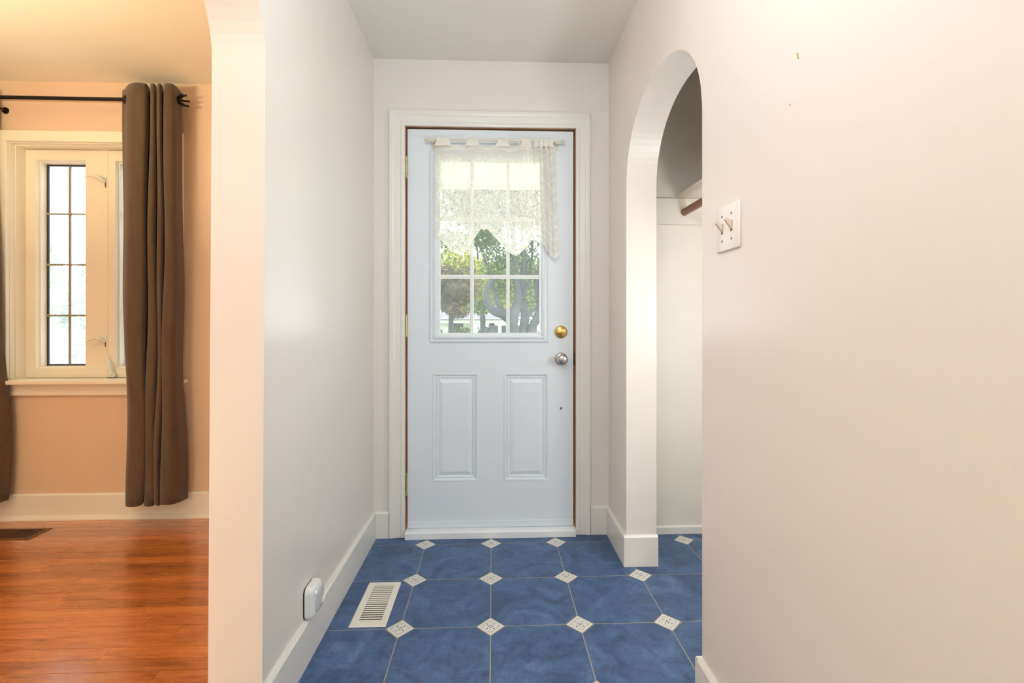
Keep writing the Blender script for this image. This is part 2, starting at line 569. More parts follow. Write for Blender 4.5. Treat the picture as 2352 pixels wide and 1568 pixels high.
# closet
struct('wall_closet_side', bx(1.36, 1.46, 1.05, YB, 0, H), 'closet', 'cream closet wall on the right side behind the shelf', 'wall')
struct('wall_closet_near', bx(XRi, 1.36, 1.05, 1.15, 0, H), 'closet', 'cream closet wall nearest the light switches', 'wall')
struct('wall_closet_back', bx(XRi, 1.36, YB - 0.012, YB, 0, H), 'closet', 'cream closet wall seen through the arched opening', 'wall')
struct('ceiling', bx(XLi, 1.46, REAR - 0.12, 2.52, H, H + 0.1), 'ceiling', 'off white hall ceiling above the front door', 'ceiling')
struct('ceiling_living_room', bx(-4.72, XLi, REAR - 0.12, 2.88, H, H + 0.1), 'ceiling', 'white living room ceiling glowing warm yellow', 'ceiling')

# scuffs on the right wall
for (y, z, w, hgt) in ((0.896, 1.585, 0.0035, 0.014), (0.921, 1.502, 0.002, 0.004)):
    b = B()
    prism(b, [(y - w, z - hgt / 2), (y + w * 0.2, z - hgt * 0.4), (y + w, z + hgt / 2), (y - w * 0.2, z + hgt * 0.3)], 'x', XR - 0.0012, XR + 0.001)
    obj('scuff', b, 'scuff', wr)

# ------------------------------------------------------------------ tile floor
TS = 0.3165
TX0, TY0 = -0.3245, 2.3165
HD = 0.0465                       # half diagonal of a diamond tile
GR = 0.0022                       # half joint
floor = struct('floor', bx(-0.66, 1.46, REAR, 2.45, -0.06, -0.0012), 'grout',
               'blue clipped corner tile floor with small white diamond tiles', 'floor')

def clip(poly, axis, val, keep_less):
    out = []
    for i in range(len(poly)):
        a, b = poly[i - 1], poly[i]
        ia = (a[axis] <= val) if keep_less else (a[axis] >= val)
        ib = (b[axis] <= val) if keep_less else (b[axis] >= val)
        if ia != ib:
            t = (val - a[axis]) / (b[axis] - a[axis])
            out.append((a[0] + (b[0] - a[0]) * t, a[1] + (b[1] - a[1]) * t))
        if ib: out.append(b)
    return out

def tile_mesh(name, poly, mat, ch=0.0012):
    n = len(poly)
    cx_ = sum(p[0] for p in poly) / n; cy_ = sum(p[1] for p in poly) / n
    verts, faces = [], []
    for p in poly: verts.append((p[0], p[1], -0.006))
    for p in poly: verts.append((p[0], p[1], -0.0006))
    for p in poly:
        d = Vector((cx_ - p[0], cy_ - p[1])).normalized() * ch
        verts.append((p[0] + d.x, p[1] + d.y, 0.0))
    for i in range(n):
        j = (i + 1) % n
        faces.append((i, j, n + j, n + i)); faces.append((n + i, n + j, 2 * n + j, 2 * n + i))
    faces.append(tuple(range(2 * n, 3 * n)))
    me = bpy.data.meshes.new(name)
    me.from_pydata(verts, [], faces)
    me.materials.append(M[mat])
    return me

cd = HD + 2.2 * GR
tile_pts = []
h2 = TS / 2
for sx, sy in ((1, 1), (-1, 1), (-1, -1), (1, -1)):
    pa = (sx * (h2 - cd), sy * (h2 - GR)); pb = (sx * (h2 - GR), sy * (h2 - cd))
    tile_pts += ([pb, pa] if sx * sy > 0 else [pa, pb])
full_tile = tile_mesh('tile', tile_pts, 'tile')
full_dia = tile_mesh('decor_tile', [(HD, 0), (0, HD), (-HD, 0), (0, -HD)], 'decor', 0.001)
X0c, X1c, Y0c, Y1c = -0.60, 1.40, -2.2, 2.41
def put(name, me, x, y):
    o = bpy.data.objects.new(name, me)
    o.location = (x, y, 0)
    o.parent = floor
    COL.objects.link(o)
    return o
def clipped(name, pts, x, y, full, mat):
    w = [(p[0] + x, p[1] + y) for p in pts]
    inside = all(X0c <= p[0] <= X1c and Y0c <= p[1] <= Y1c for p in w)
    if inside: return put(name, full, x, y)
    for ax, val, less in ((0, X0c, False), (0, X1c, True), (1, Y0c, False), (1, Y1c, True)):
        w = clip(w, ax, val, less)
        if len(w) < 3: return None
    loc = [(p[0] - x, p[1] - y) for p in w]
    return put(name, tile_mesh(name, loc, mat), x, y)
for i in range(-1, 7):
    for j in range(-14, 2):
        nx = TX0 + i * TS; ny = TY0 + j * TS
        in_closet = 1.15 < ny < 2.75
        if nx <= 0.70 or in_closet:
            clipped('tile', tile_pts, nx - h2, ny - h2 + 0.0, full_tile, 'tile') if nx - h2 < 0.66 or in_closet else None
            clipped('decor_tile', [(HD, 0), (0, HD), (-HD, 0), (0, -HD)], nx, ny, full_dia, 'decor')

# ------------------------------------------------------------------ living-room plank floor
floor2 = struct('floor_living_room', bx(-4.6, XL - 0.06, REAR, 2.88, -0.06, -0.002), 'wood_gap',
                'glossy reddish brown strip wood floor of the living room', 'floor')
PW = 0.0565
pb_ = B()
box(pb_, 0, 1, 0.0006, PW - 0.0006, -0.012, 0.0)
pme = bpy.data.meshes.new('plank')
bmesh.ops.recalc_face_normals(pb_, faces=pb_.faces)
pb_.to_mesh(pme); pb_.free()
pme.materials.append(M['wood'])
rest = B()
row = 0
y = YW - 0.004 - PW
while y > REAR:
    x = -4.6 - random.random() * 0.9
    while x < XL - 0.065:
        L = random.uniform(0.55, 1.5)
        xa, xb = max(x, -4.598), min(x + L, XL - 0.062)
        x += L
        if xb - xa < 0.02: continue
        if y > 0.85 and xb > -3.6:
            o = bpy.data.objects.new('plank', pme)
            o.location = (xa + 0.0004, y, 0); o.scale = (xb - xa - 0.0008, 1, 1)
            o.parent = floor2
            COL.objects.link(o)
        else:
            box(rest, xa + 0.0004, xb - 0.0004, y + 0.0006, y + PW - 0.0006, -0.012, 0)
    y -= PW
    row += 1
ro = obj('planks', rest, 'wood', floor2)
ro['kind'] = 'stuff'

# ------------------------------------------------------------------ baseboards
BH = 0.136
def base_profile(bm, p0, p1, nrm, h=BH, t=0.014):
    """board from p0 to p1 (xy) standing on the floor, thickness t along nrm, bevelled top"""
    p0 = Vector((*p0, 0)); p1 = Vector((*p1, 0)); n = Vector((*nrm, 0)).normalized()
    prof = [(0, 0.0005), (t, 0.0005), (t, h - 0.008), (t * 0.55, h), (0, h)]
    a = [bm.verts.new(p0 + n * d + Vector((0, 0, z))) for d, z in prof]
    b = [bm.verts.new(p1 + n * d + Vector((0, 0, z))) for d, z in prof]
    bm.faces.new(a[::-1]); bm.faces.new(b)
    for i in range(len(prof)):
        j = (i + 1) % len(prof)
        bm.faces.new((a[i], a[j], b[j], b[i]))
    return bm
struct('baseboard_left', base_profile(B(), (XL, 1.262), (XL, YB - 0.0145), (1, 0)), 'trim', 'white baseboard along the left hall wall under the night light', 'baseboard')
struct('baseboard_back_left', base_profile(B(), (XL, YB), (-0.516, YB), (0, -1), 0.131), 'trim', 'short white baseboard between left wall and door casing', 'baseboard')
struct('baseboard_back_right', base_profile(B(), (0.494, YB), (XR, YB), (0, -1), 0.143), 'trim', 'short white baseboard between door casing and right wall', 'baseboard')
pr = thing('baseboard_pier', 'white baseboard wrapping the pier between front door and closet', 'baseboard', (XR, 2.08, 0), None, 'structure')
obj('board', base_profile(B(), (XR, 2.0802), (XR, YB - 0.0145), (-1, 0)), 'trim', pr)
obj('board', base_profile(B(), (XR - 0.014, 2.080), (XRi + 0.004, 2.080), (0, -1)), 'trim', pr)
pn = thing('baseboard_right', 'white baseboard at the foot of the right wall below the switches', 'baseboard', (XR, 1.318, 0), None, 'structure')
obj('board', base_profile(B(), (XR, REAR), (XR, 1.3178), (-1, 0), 0.128), 'trim', pn)
obj('board', base_profile(B(), (XR - 0.014, 1.318), (XRi, 1.318), (0, 1), 0.128), 'trim', pn)
bl = thing('baseboard_living', 'white baseboard with shoe moulding below the living room window', 'baseboard', (-2.6, YW, 0), None, 'structure')
obj('board', base_profile(B(), (-4.6, YW), (XLi, YW), (0, -1), 0.14, 0.015), 'trim', bl)
sb = B()
prism(sb, [(YW - 0.015, 0.0005), (YW - 0.030, 0.0005), (YW - 0.030, 0.008), (YW - 0.022, 0.022), (YW - 0.015, 0.026)], 'x', -4.6, XLi)
obj('shoe_moulding', sb, 'trim', bl)
struct('baseboard_closet', base_profile(B(), (XRi, YB - 0.012), (1.36, YB - 0.012), (0, -1), 0.042, 0.010), 'trim', 'low rough white baseboard at the back of the closet', 'baseboard')

# ------------------------------------------------------------------ door casing
cs = thing('trim_1', 'white moulded casing around the front door', 'trim', (0, YB, 0), None, 'structure')
CX0, CX1, CIX0, CIX1, CZ, CIZ = -0.514, 0.492, -0.438, 0.420, 2.127, 2.051
def casing_prof(w):
    # (offset from inner edge, depth in front of wall)
    return [(0, 0.0), (0, 0.011), (w * 0.10, 0.013), (w * 0.22, 0.013), (w * 0.28, 0.0105), (w * 0.62, 0.0125), (w * 0.70, 0.016), (w * 0.78, 0.0175), (w * 0.97, 0.0175), (w, 0.015), (w, 0.0)]
def leg(sign, xin, xout, ztop_in, ztop_out):
    bm = B(); w = abs(xout - xin)
    pr_ = casing_prof(w)
    a = [bm.verts.new((xin + sign * d, YB - t, 0.002)) for d, t in pr_]
    b = [bm.verts.new((xin + sign * d, YB - t, ztop_in + (ztop_out - ztop_in) * d / w)) for d, t in pr_]
    n = len(pr_)
    bm.faces.new(a); bm.faces.new(b[::-1])
    for i in range(n): bm.faces.new((a[i], a[(i + 1) % n], b[(i + 1) % n], b[i]))
    return bm
obj('casing_leg', leg(-1, CIX0, CX0, CIZ, CZ), 'trim', cs)
obj('casing_leg', leg(1, CIX1, CX1, CIZ, CZ), 'trim', cs)
bm = B(); w = CZ - CIZ; pr_ = casing_prof(w)
a = [bm.verts.new((CIX0 - d * (CIX0 - CX0) / w, YB - t, CIZ + d)) for d, t in pr_]
b = [bm.verts.new((CIX1 + d * (CX1 - CIX1) / w, YB - t, CIZ + d)) for d, t in pr_]
bm.faces.new(a); bm.faces.new(b[::-1])
for i in range(len(pr_)):
    bm.faces.new((a[i], a[(i + 1) % len(pr_)], b[(i + 1) % len(pr_)], b[i]))
obj('casing_head', bm, 'trim', cs)
# bare wood jamb behind the casing and dark seal
obj('jamb', bx(-0.452, -0.4335, YB + 0.001, 2.519, 0.0, 2.065), 'jamb_wood', cs)
obj('jamb', bx(0.4155, 0.434, YB + 0.001, 2.519, 0.0, 2.065), 'jamb_wood', cs)
obj('jamb', bx(-0.4335, 0.4155, YB + 0.001, 2.519, 2.0505, 2.065), 'jamb_wood', cs)
obj('seal', bx(-0.4335, -0.424, 2.468, 2.519, 0.0, 2.05), 'gap', cs)
obj('seal', bx(0.406, 0.4155, 2.468, 2.519, 0.0, 2.05), 'gap', cs)
obj('seal', bx(-0.424, 0.406, 2.468, 2.519, 2.040, 2.05), 'gap', cs)
tb = B()
prism(tb, [(2.366, 0.001), (2.366, 0.030), (2.372, 0.036), (2.519, 0.036), (2.519, 0.001)], 'x', -0.4335, 0.4155)
obj('threshold', tb, 'door_white', cs)

# ------------------------------------------------------------------ front door
YD = 2.414                       # inner face of the door
DX0, DX1, DZ0, DZ1 = -0.4285, 0.4095, 0.042, 2.043
door = thing('door_1', 'white front door with nine glass panes above two raised panels', 'door', (0, YD, DZ0), None, 'structure')
GX0, GX1, GZ0, GZ1 = -0.274, 0.256, 1.010, 1.894      # glazing opening
P1 = (-0.303, -0.075, 0.271, 0.815); P2 = (0.055, 0.282, 0.270, 0.814)
obj('slab', slab(B(), (DX0, DX1), (DZ0, DZ1), 'y', YD, YD + 0.044, [(GX0 - 0.004, GX1 + 0.004, GZ0 - 0.004, GZ1 + 0.004), P1, P2]), 'door', door)
def panel(rect):
    bm = B()
    prof = [(0, YD), (0.003, YD - 0.0022), (0.008, YD - 0.0012), (0.012, YD + 0.0065), (0.017, YD + 0.0075), (0.020, YD + 0.0035), (0.026, YD + 0.0055), (0.028, YD + 0.0095), (0.048, YD + 0.002), (0.050, YD + 0.002)]
    rings = frame_profile(bm, rect, prof)
    bm.faces.new(rings[-1])
    return bm
obj('raised_panel', panel(P1), 'door', door)
obj('raised_panel', panel(P2), 'door', door)
# moulded frame of the glazing
bm = B()
frame_profile(bm, (-0.317, 0.281, 0.970, 1.936), [(0, YD), (0, YD - 0.004), (0.006, YD - 0.009), (0.010, YD - 0.006), (0.018, YD - 0.008), (0.025, YD - 0.013), (0.030, YD - 0.013), (0.0335, YD - 0.008), (0.041, YD - 0.006), (0.0425, YD + 0.018)])
obj('glazing_frame', bm, 'door', door)
MX = (-0.1065, 0.0775); MZ = (1.304, 1.597); mw = 0.0085
xs = [GX0, MX[0], MX[1], GX1]; zs = [GZ0, MZ[0], MZ[1], GZ1]
for i in range(3):
    for j in range(3):
        obj('pane', bx(xs[i] + 0.001, xs[i + 1] - 0.001, YD + 0.020, YD + 0.024, zs[j] + 0.001, zs[j + 1] - 0.001), 'glass', door)
def muntin_bm(x0, x1, z0, z1):
    bm = B()
    box(bm, x0, x1, YD + 0.006, YD + 0.038, z0, z1, 0.003)
    return bm
for mx_ in MX: obj('muntin', muntin_bm(mx_ - mw, mx_ + mw, GZ0, GZ1), 'door_white', door)
for mz_ in MZ:
    for i in range(3):
        obj('muntin', muntin_bm(xs[i] + (mw if i else 0), xs[i + 1] - (mw if i < 2 else 0), mz_ - mw, mz_ + mw), 'door_white', door)
# inner bead
bm = B(); frame_profile(bm, (GX0 - 0.003, GX1 + 0.003, GZ0 - 0.003, GZ1 + 0.003), [(0, YD + 0.002), (0.002, YD - 0.001), (0.012, YD + 0.012), (0.012, YD + 0.019)])
obj('glazing_bead', bm, 'door_white', door)
# sweep
sw = B(); box(sw, DX0, DX1, YD - 0.006, YD, DZ0 - 0.003, DZ0 + 0.030, 0.002)
obj('door_sweep', sw, 'door', door)
# hinges
for z in (1.846, 1.055, 0.262):
    hb = B()
    for k in range(5):
        z0 = z - 0.05 + k * 0.02
        tube(hb, [(-0.4335, YD - 0.012, z0 + 0.0006), (-0.4335, YD - 0.012, z0 + 0.0194)], 0.0068, 12)
    lathe(hb, (-0.4335, YD - 0.012, z + 0.05), (0, 0, 1), [(0, 0.005), (0.004, 0.006), (0.008, 0.003), (0.009, 0.0005)], 12)
    lathe(hb, (-0.4335, YD - 0.012, z - 0.05), (0, 0, -1), [(0, 0.005), (0.004, 0.006), (0.008, 0.003), (0.009, 0.0005)], 12)
    hi = obj('hinge', hb, 'dull_brass', door, True)
    obj('hinge_leaf', bx(-0.4335, -0.4295, YD - 0.012, YD + 0.02, z - 0.048, z + 0.048), 'dull_brass', hi)
# deadbolt
KX = 0.3465
dbm = lathe(B(), (KX, YD, 1.023), (0, -1, 0), [(0, 0.0315), (0.003, 0.0320), (0.010, 0.0305), (0.013, 0.0270), (0.0135, 0.001)], 40)
db = obj('deadbolt', dbm, 'brass', door, True)
tt = B(); box(tt, KX - 0.021, KX + 0.021, YD - 0.026, YD - 0.0130, 1.0175, 1.0265, 0.004, 2)
lathe(tt, (KX, YD - 0.0130, 1.022), (0, -1, 0), [(0, 0.009), (0.010, 0.008), (0.012, 0.001)], 20)
obj('thumb_turn', tt, 'brass', db, True)
# knob
ros = obj('rosette', lathe(B(), (KX, YD, 0.886), (0, -1, 0), [(0, 0.032), (0.003, 0.0325), (0.008, 0.031), (0.012, 0.026), (0.013, 0.001)], 40), 'nickel', door, True)
kn = lathe(B(), (KX, YD - 0.011, 0.886), (0, -1, 0), [(0, 0.012), (0.016, 0.011), (0.022, 0.014), (0.027, 0.022), (0.035, 0.0265), (0.044, 0.0265), (0.050, 0.023), (0.053, 0.018), (0.0545, 0.010), (0.055, 0.001)], 40)
obj('knob', kn, 'nickel', ros, True)
obj('bolt_head', lathe(B(), (KX, YD, 0.635), (0, -1, 0), [(0, 0.0062), (0.002, 0.0060), (0.0035, 0.004), (0.004, 0.0005)], 16), 'screw', door, True)
obj('strike_plate', bx(0.4125, 0.4155, YD - 0.006, YD + 0.03, 0.855, 0.915), 'gap', door)

# ------------------------------------------------------------------ lace valance on its rod
YR = 2.374; ZR = 1.977
rod = thing('curtain_rod', 'thin ivory curtain rod with small finials across the front door', 'curtain rod', (0, YR, ZR))
obj('rod', tube(B(), [(-0.318, YR, ZR), (0.343, YR, ZR)], 0.0052, 14), 'ivory_rod', rod, True)
for s, xe in ((-1, -0.316), (1, 0.341)):
    obj('finial', lathe(B(), (xe, YR, ZR), (s, 0, 0), [(0, 0.0055), (0.003, 0.0065), (0.005, 0.0055), (0.009, 0.0095), (0.014, 0.0085), (0.020, 0.004), (0.023, 0.0008)], 16), 'ivory_rod', rod, True)
    xb = xe - s * 0.022
    bb = B(); box(bb, xb - 0.013, xb + 0.013, YD - 0.005, YD, ZR - 0.030, ZR + 0.016, 0.001)
    box(bb, xb - 0.004, xb + 0.004, YR - 0.004, YD - 0.004, ZR - 0.012, ZR - 0.0055)
    obj('bracket', bb, 'ivory_rod', rod)

lace = thing('lace_curtain', 'cream lace tab top valance with scalloped edge on the front door', 'curtain', (0, YR, 1.40))
# path of the fabric in plan: flat on the left, gathered on the right
path = [(-0.287, 2.396), (-0.24, 2.384), (-0.19, 2.378), (-0.14, 2.384), (-0.10, 2.378), (-0.05, 2.384), (0.0, 2.382), (0.05, 2.376), (0.10, 2.384), (0.15, 2.372),
        (0.178, 2.368), (0.196, 2.384), (0.212, 2.366), (0.226, 2.386), (0.240, 2.366), (0.253, 2.386), (0.266, 2.366), (0.280, 2.385), (0.294, 2.370), (0.314, 2.388)]
def catmull(pts, n):
    out = []
    P = [Vector(p) for p in pts]
    for i in range(len(P) - 1):
        p0 = P[max(i - 1, 0)]; p1 = P[i]; p2 = P[i + 1]; p3 = P[min(i + 2, len(P) - 1)]
        for k in range(n):
            t = k / n
            out.append(0.5 * ((2 * p1) + (p2 - p0) * t + (2 * p0 - 5 * p1 + 4 * p2 - p3) * t * t + (3 * p1 - p0 - 3 * p2 + p3) * t ** 3))
    out.append(P[-1])
    return out
pp = catmull(path, 8)
arc = [0.0]
for a_, b_ in zip(pp, pp[1:]): arc.append(arc[-1] + (b_ - a_).length)
hem_pts = [(-0.287, 1.500), (-0.262, 1.487), (-0.235, 1.455), (-0.205, 1.425), (-0.175, 1.408), (-0.160, 1.404), (-0.148, 1.410), (-0.120, 1.446), (-0.090, 1.492), (-0.065, 1.532), (-0.056, 1.540), (-0.044, 1.531), (-0.032, 1.540), (-0.010, 1.520), (0.025, 1.480), (0.060, 1.440), (0.088, 1.412), (0.106, 1.402), (0.122, 1.412), (0.145, 1.440), (0.170, 1.470), (0.195, 1.492), (0.215, 1.480), (0.235, 1.462), (0.255, 1.430), (0.275, 1.402), (0.292, 1.386), (0.305, 1.400), (0.330, 1.420)]
def hem_z(x): return float(np.interp(x, [p[0] for p in hem_pts], [p[1] for p in hem_pts]))
NR = 26
verts, faces, uvs = [], [], []
npt = len(pp)
for r in range(NR + 1):
    f = r / NR
    for i, p in enumerate(pp):
        top = 1.951 + 0.004 * math.sin(p.x * 60)
        hz = hem_z(p.x)
        z = top + (hz - top) * f
        yy = p.y
        # the gathers relax towards the hem
        mid = 2.382
        yy = mid + (yy - mid) * (1 - 0.25 * f) + 0.004 * math.sin(p.x * 25 + f * 3)
        xx = p.x + (0.018 * f if p.x > 0.18 else 0.018 * f * max(0, (p.x - 0.05) / 0.13) if p.x > 0.05 else 0)
        xx += -0.004 * math.sin(f * math.pi) if p.x < -0.25 else 0
        verts.append((xx, min(yy, 2.4005), z))
        uvs.append((arc[i], (z - hz) if z < 1.925 else 0.95))
for r in range(NR):
    for i in range(npt - 1):
        a0 = r * npt + i
        faces.append((a0, a0 + 1, a0 + npt + 1, a0 + npt))
me = bpy.data.meshes.new('lace_panel')
me.from_pydata(verts, [], faces)
ul = me.uv_layers.new(name='UVMap')
for lp in me.loops:
    ul.data[lp.index].uv = uvs[lp.vertex_index]
me.polygons.foreach_set('use_smooth', [True] * len(me.polygons))
obj_me('lace_panel', me, 'lace', lace)
# tabs looped over the rod
for xc, wd, lean in ((-0.252, 0.030, 0.006), (-0.104, 0.026, 0.004), (0.045, 0.026, 0.004), (0.162, 0.022, 0.004), (0.213, 0.011, 0.003), (0.238, 0.010, 0.003), (0.262, 0.010, 0.003), (0.286, 0.010, 0.003)):
    loop = [(2.374 - 0.0095, 1.945), (2.374 - 0.0095, 1.962), (2.374 - 0.010, 1.980), (2.374 - 0.006, 1.989), (2.374, 1.9915), (2.374 + 0.006, 1.989), (2.374 + 0.0100, 1.980), (2.374 + 0.0100, 1.955), (2.374 + 0.0090, 1.945)]
    tv, tf, tu = [], [], []
    for k, (ly, lz) in enumerate(loop):
        spread = wd * (1.0 + 0.45 * max(0, (1.965 - lz) / 0.02))
        for q in range(5):
            tx = xc + spread * (q / 2 - 1) + lean
            tv.append((tx, ly, lz)); tu.append((tx, 0.95))
    for k in range(len(loop) - 1):
        for q in range(4):
            a0 = k * 5 + q
            tf.append((a0, a0 + 1, a0 + 6, a0 + 5))
    me = bpy.data.meshes.new('tab')
    me.from_pydata(tv, [], tf)
    ul = me.uv_layers.new(name='UVMap')
    for lp in me.loops: ul.data[lp.index].uv = tu[lp.vertex_index]
    me.polygons.foreach_set('use_smooth', [True] * len(me.polygons))
    obj_me('tab', me, 'lace', lace)

# ------------------------------------------------------------------ living-room casement window
win = thing('window_1', 'cream casement window with leaded panes beside the brown curtain', 'window', (-2.2, YW, 0.755), None, 'structure')
JX0, JX1, JZ0, JZ1 = -2.63, -1.765, 0.755, 2.055
YU = 2.78                        # front of the sashes
# casing
def flat_box(*a, bv=0.002): return box(B(), *a, bevel=bv)
obj('casing', flat_box(JX0 - 0.062, JX0 + 0.004, YW - 0.020, YW, 0.77, JZ1 - 0.002), 'window_frame', win)
obj('casing', flat_box(JX1 - 0.004, JX1 + 0.064, YW - 0.020, YW, 0.77, JZ1 - 0.002), 'window_frame', win)
obj('casing', flat_box(JX0 - 0.062, JX1 + 0.064, YW - 0.020, YW, JZ1 - 0.002, JZ1 + 0.056), 'window_frame', win)
# stepped jamb
def jamb_prof(y0):
    return [(0.0, y0), (0.003, y0 + 0.012), (0.006, y0 + 0.012), (0.006, y0 + 0.04), (0.011, y0 + 0.04), (0.011, YU + 0.09)]
bm = B()
prof = jamb_prof(YW - 0.012)
ringsL = []
pts_path = lambda ins: [(JX0 + ins, JZ0), (JX0 + ins, JZ1 - ins), (JX1 - ins, JZ1 - ins), (JX1 - ins, JZ0)]
for ins, y_ in prof:
    ringsL.append([bm.verts.new((p[0], y_, p[1])) for p in pts_path(ins)])
for a_, b_ in zip(ringsL, ringsL[1:]):
    for q in range(3): bm.faces.new((a_[q], a_[q + 1], b_[q + 1], b_[q]))
obj('jamb', bm, 'window_frame', win)
# stool and apron
st = B(); box(st, JX0 - 0.085, JX1 + 0.082, YW - 0.055, YW + 0.19, 0.738, 0.760, 0.005, 2)
obj('stool', st, 'window_frame', win)
ap = B(); prism(ap, [(YW, 0.672), (YW - 0.012, 0.672), (YW - 0.018, 0.678), (YW - 0.018, 0.70), (YW - 0.013, 0.704), (YW - 0.013, 0.724), (YW - 0.02, 0.738), (YW, 0.738)], 'x', JX0 - 0.062, JX1 + 0.064)
obj('apron', ap, 'window_frame', win)
# unit: fixed frame with mullion and two sashes
L0, L1, R0, R1 = -2.563, -2.292, -2.130, -1.860
SZ0, SZ1 = 0.815, 1.985
obj('mullion', flat_box(-2.207, -2.166, YU - 0.004, YU + 0.09, 0.760, 2.043, bv=0.003), 'window_frame', win)
def sash(x0, x1, g0, g1, depth):
    s_ = obj('sash', slab(B(), (x0, x1), (0.762, 2.041), 'y', YU, YU + 0.085, [(g0, g1, SZ0, SZ1)]), 'window_frame', win)
    bm = B(); frame_profile(bm, (g0, g1, SZ0, SZ1), [(0, YU + 0.001), (0.004, YU + 0.022), (0.009, YU + 0.022), (0.009, depth - 0.002)])
    obj('glazing_bead', bm, 'window_frame', s_)
    bm = B(); slab(bm, (g0, g1), (SZ0, SZ1), 'y', depth - 0.003, depth + 0.004, [(g0 + 0.020, g1 - 0.020, SZ0 + 0.018, SZ1 - 0.018)])
    obj('gasket', bm, 'gasket', s_)
    gx = [g0 + 0.006, (g0 + g1) / 2, g1 - 0.006]
    gz = [SZ0 + 0.01, 1.112, 1.403, 1.694, SZ1 - 0.01]
    for i in range(2):
        for j in range(4):
            obj('pane', bx(gx[i] + 0.0005, gx[i + 1] - 0.0005, depth, depth + 0.003, gz[j] + 0.0005, gz[j + 1] - 0.0005), 'window_glass', s_)
    obj('lead_bar', bx(gx[1] - 0.005, gx[1] + 0.005, depth - 0.004, depth + 0.007, SZ0 + 0.015, SZ1 - 0.015), M['gasket_bar'], s_)
    for j in (1, 2, 3):
        obj('lead_bar', bx(g0 + 0.018, g1 - 0.018, depth - 0.0035, depth + 0.0065, gz[j] - 0.004, gz[j] + 0.004), M['gasket_bar'], s_)
        for xx in (g0 + 0.02, gx[1]):
            obj('joint', bx(xx - 0.009, xx + 0.009, depth - 0.0055, depth - 0.002, gz[j] - 0.006, gz[j] + 0.006, bevel=0.001), 'dull_brass', s_)
    return s_
M['gasket_bar'] = plain('lead_bar', (150, 142, 128), 0.5, 0.2)
sash(-2.618, -2.207, L0, L1, 2.84)
sash(-2.166, -1.776, R0, R1, 2.848)
# latches on the mullion
for z, droop in ((1.868, 0.012), (0.972, -0.016)):
    lb = B(); box(lb, -2.190, -2.172, YU - 0.010, YU - 0.003, z - 0.040, z + 0.022, 0.002)
    la = obj('latch', lb, 'white_plastic', win)
    hb = B()
    tube(hb, [(-2.182, YU - 0.010, z - 0.008), (-2.186, YU - 0.026, z + 0.004), (-2.200, YU - 0.034, z + 0.016), (-2.222, YU - 0.036, z + 0.014 + droop * 0.3), (-2.262, YU - 0.034, z + 0.008 + droop)], [0.010, 0.011, 0.009, 0.0075, 0.005], 10)
    obj('latch_lever', hb, 'white_plastic', la, True)
    obj('latch_slot', bx(-2.179, -2.174, YU - 0.0112, YU - 0.0098, z - 0.036, z - 0.004), 'register_brown', la)
# crank of the right sash
cb = B(); box(cb, -2.168, -2.118, YU - 0.022, YU + 0.0, 0.764, 0.790, 0.006, 2)
cr = obj('crank', cb, 'white_plastic', win, True)
hb = B(); tube(hb, [(-2.130, YU - 0.022, 0.786), (-2.136, YU - 0.034, 0.82), (-2.146, YU - 0.036, 0.858), (-2.156, YU - 0.036, 0.872)], [0.012, 0.009, 0.008, 0.006], 10)
obj('crank_handle', hb, 'white_plastic', cr, True)

# ------------------------------------------------------------------ brown grommet curtains and black rod
YC = 2.605; ZC = 2.252
rd = thing('curtain_rod', 'black iron curtain rod with twig finial above the living room window', 'curtain rod', (-2.3, YC, ZC))
obj('rod', tube(B(), [(-2.98, YC, ZC), (-1.678, YC, ZC)], 0.0095, 14), 'black_iron', rd, True)
fb = obj('finial', lathe(B(), (-1.690, YC, ZC), (1, 0, 0), [(0, 0.010), (0.004, 0.014), (0.014, 0.015), (0.022, 0.011), (0.024, 0.001)], 16), 'black_iron', rd, True)
for k in range(6):
    an = 2 * math.pi * k / 6 + 0.35
    dy, dz = math.cos(an), math.sin(an)
    t_ = B()
    tube(t_, [(-1.676, YC, ZC), (-1.664, YC + dy * 0.014, ZC + dz * 0.014), (-1.648, YC + dy * 0.030, ZC + dz * 0.028), (-1.632, YC + dy * 0.034, ZC + dz * 0.031)], [0.005, 0.0055, 0.0055, 0.005], 8)
    obj('twig', t_, 'black_iron', fb, True)
for xb in (-2.645, -1.80):
    bb = B()
    tube(bb, [(xb, YW - 0.006, ZC - 0.03), (xb, YC + 0.02, ZC - 0.03), (xb, YC, ZC - 0.012)], 0.0055, 8)
    lathe(bb, (xb, YW, ZC - 0.03), (0, -1, 0), [(0, 0.018), (0.005, 0.017), (0.006, 0.001)], 16)
    obj('bracket', bb, 'black_iron', rd, True)

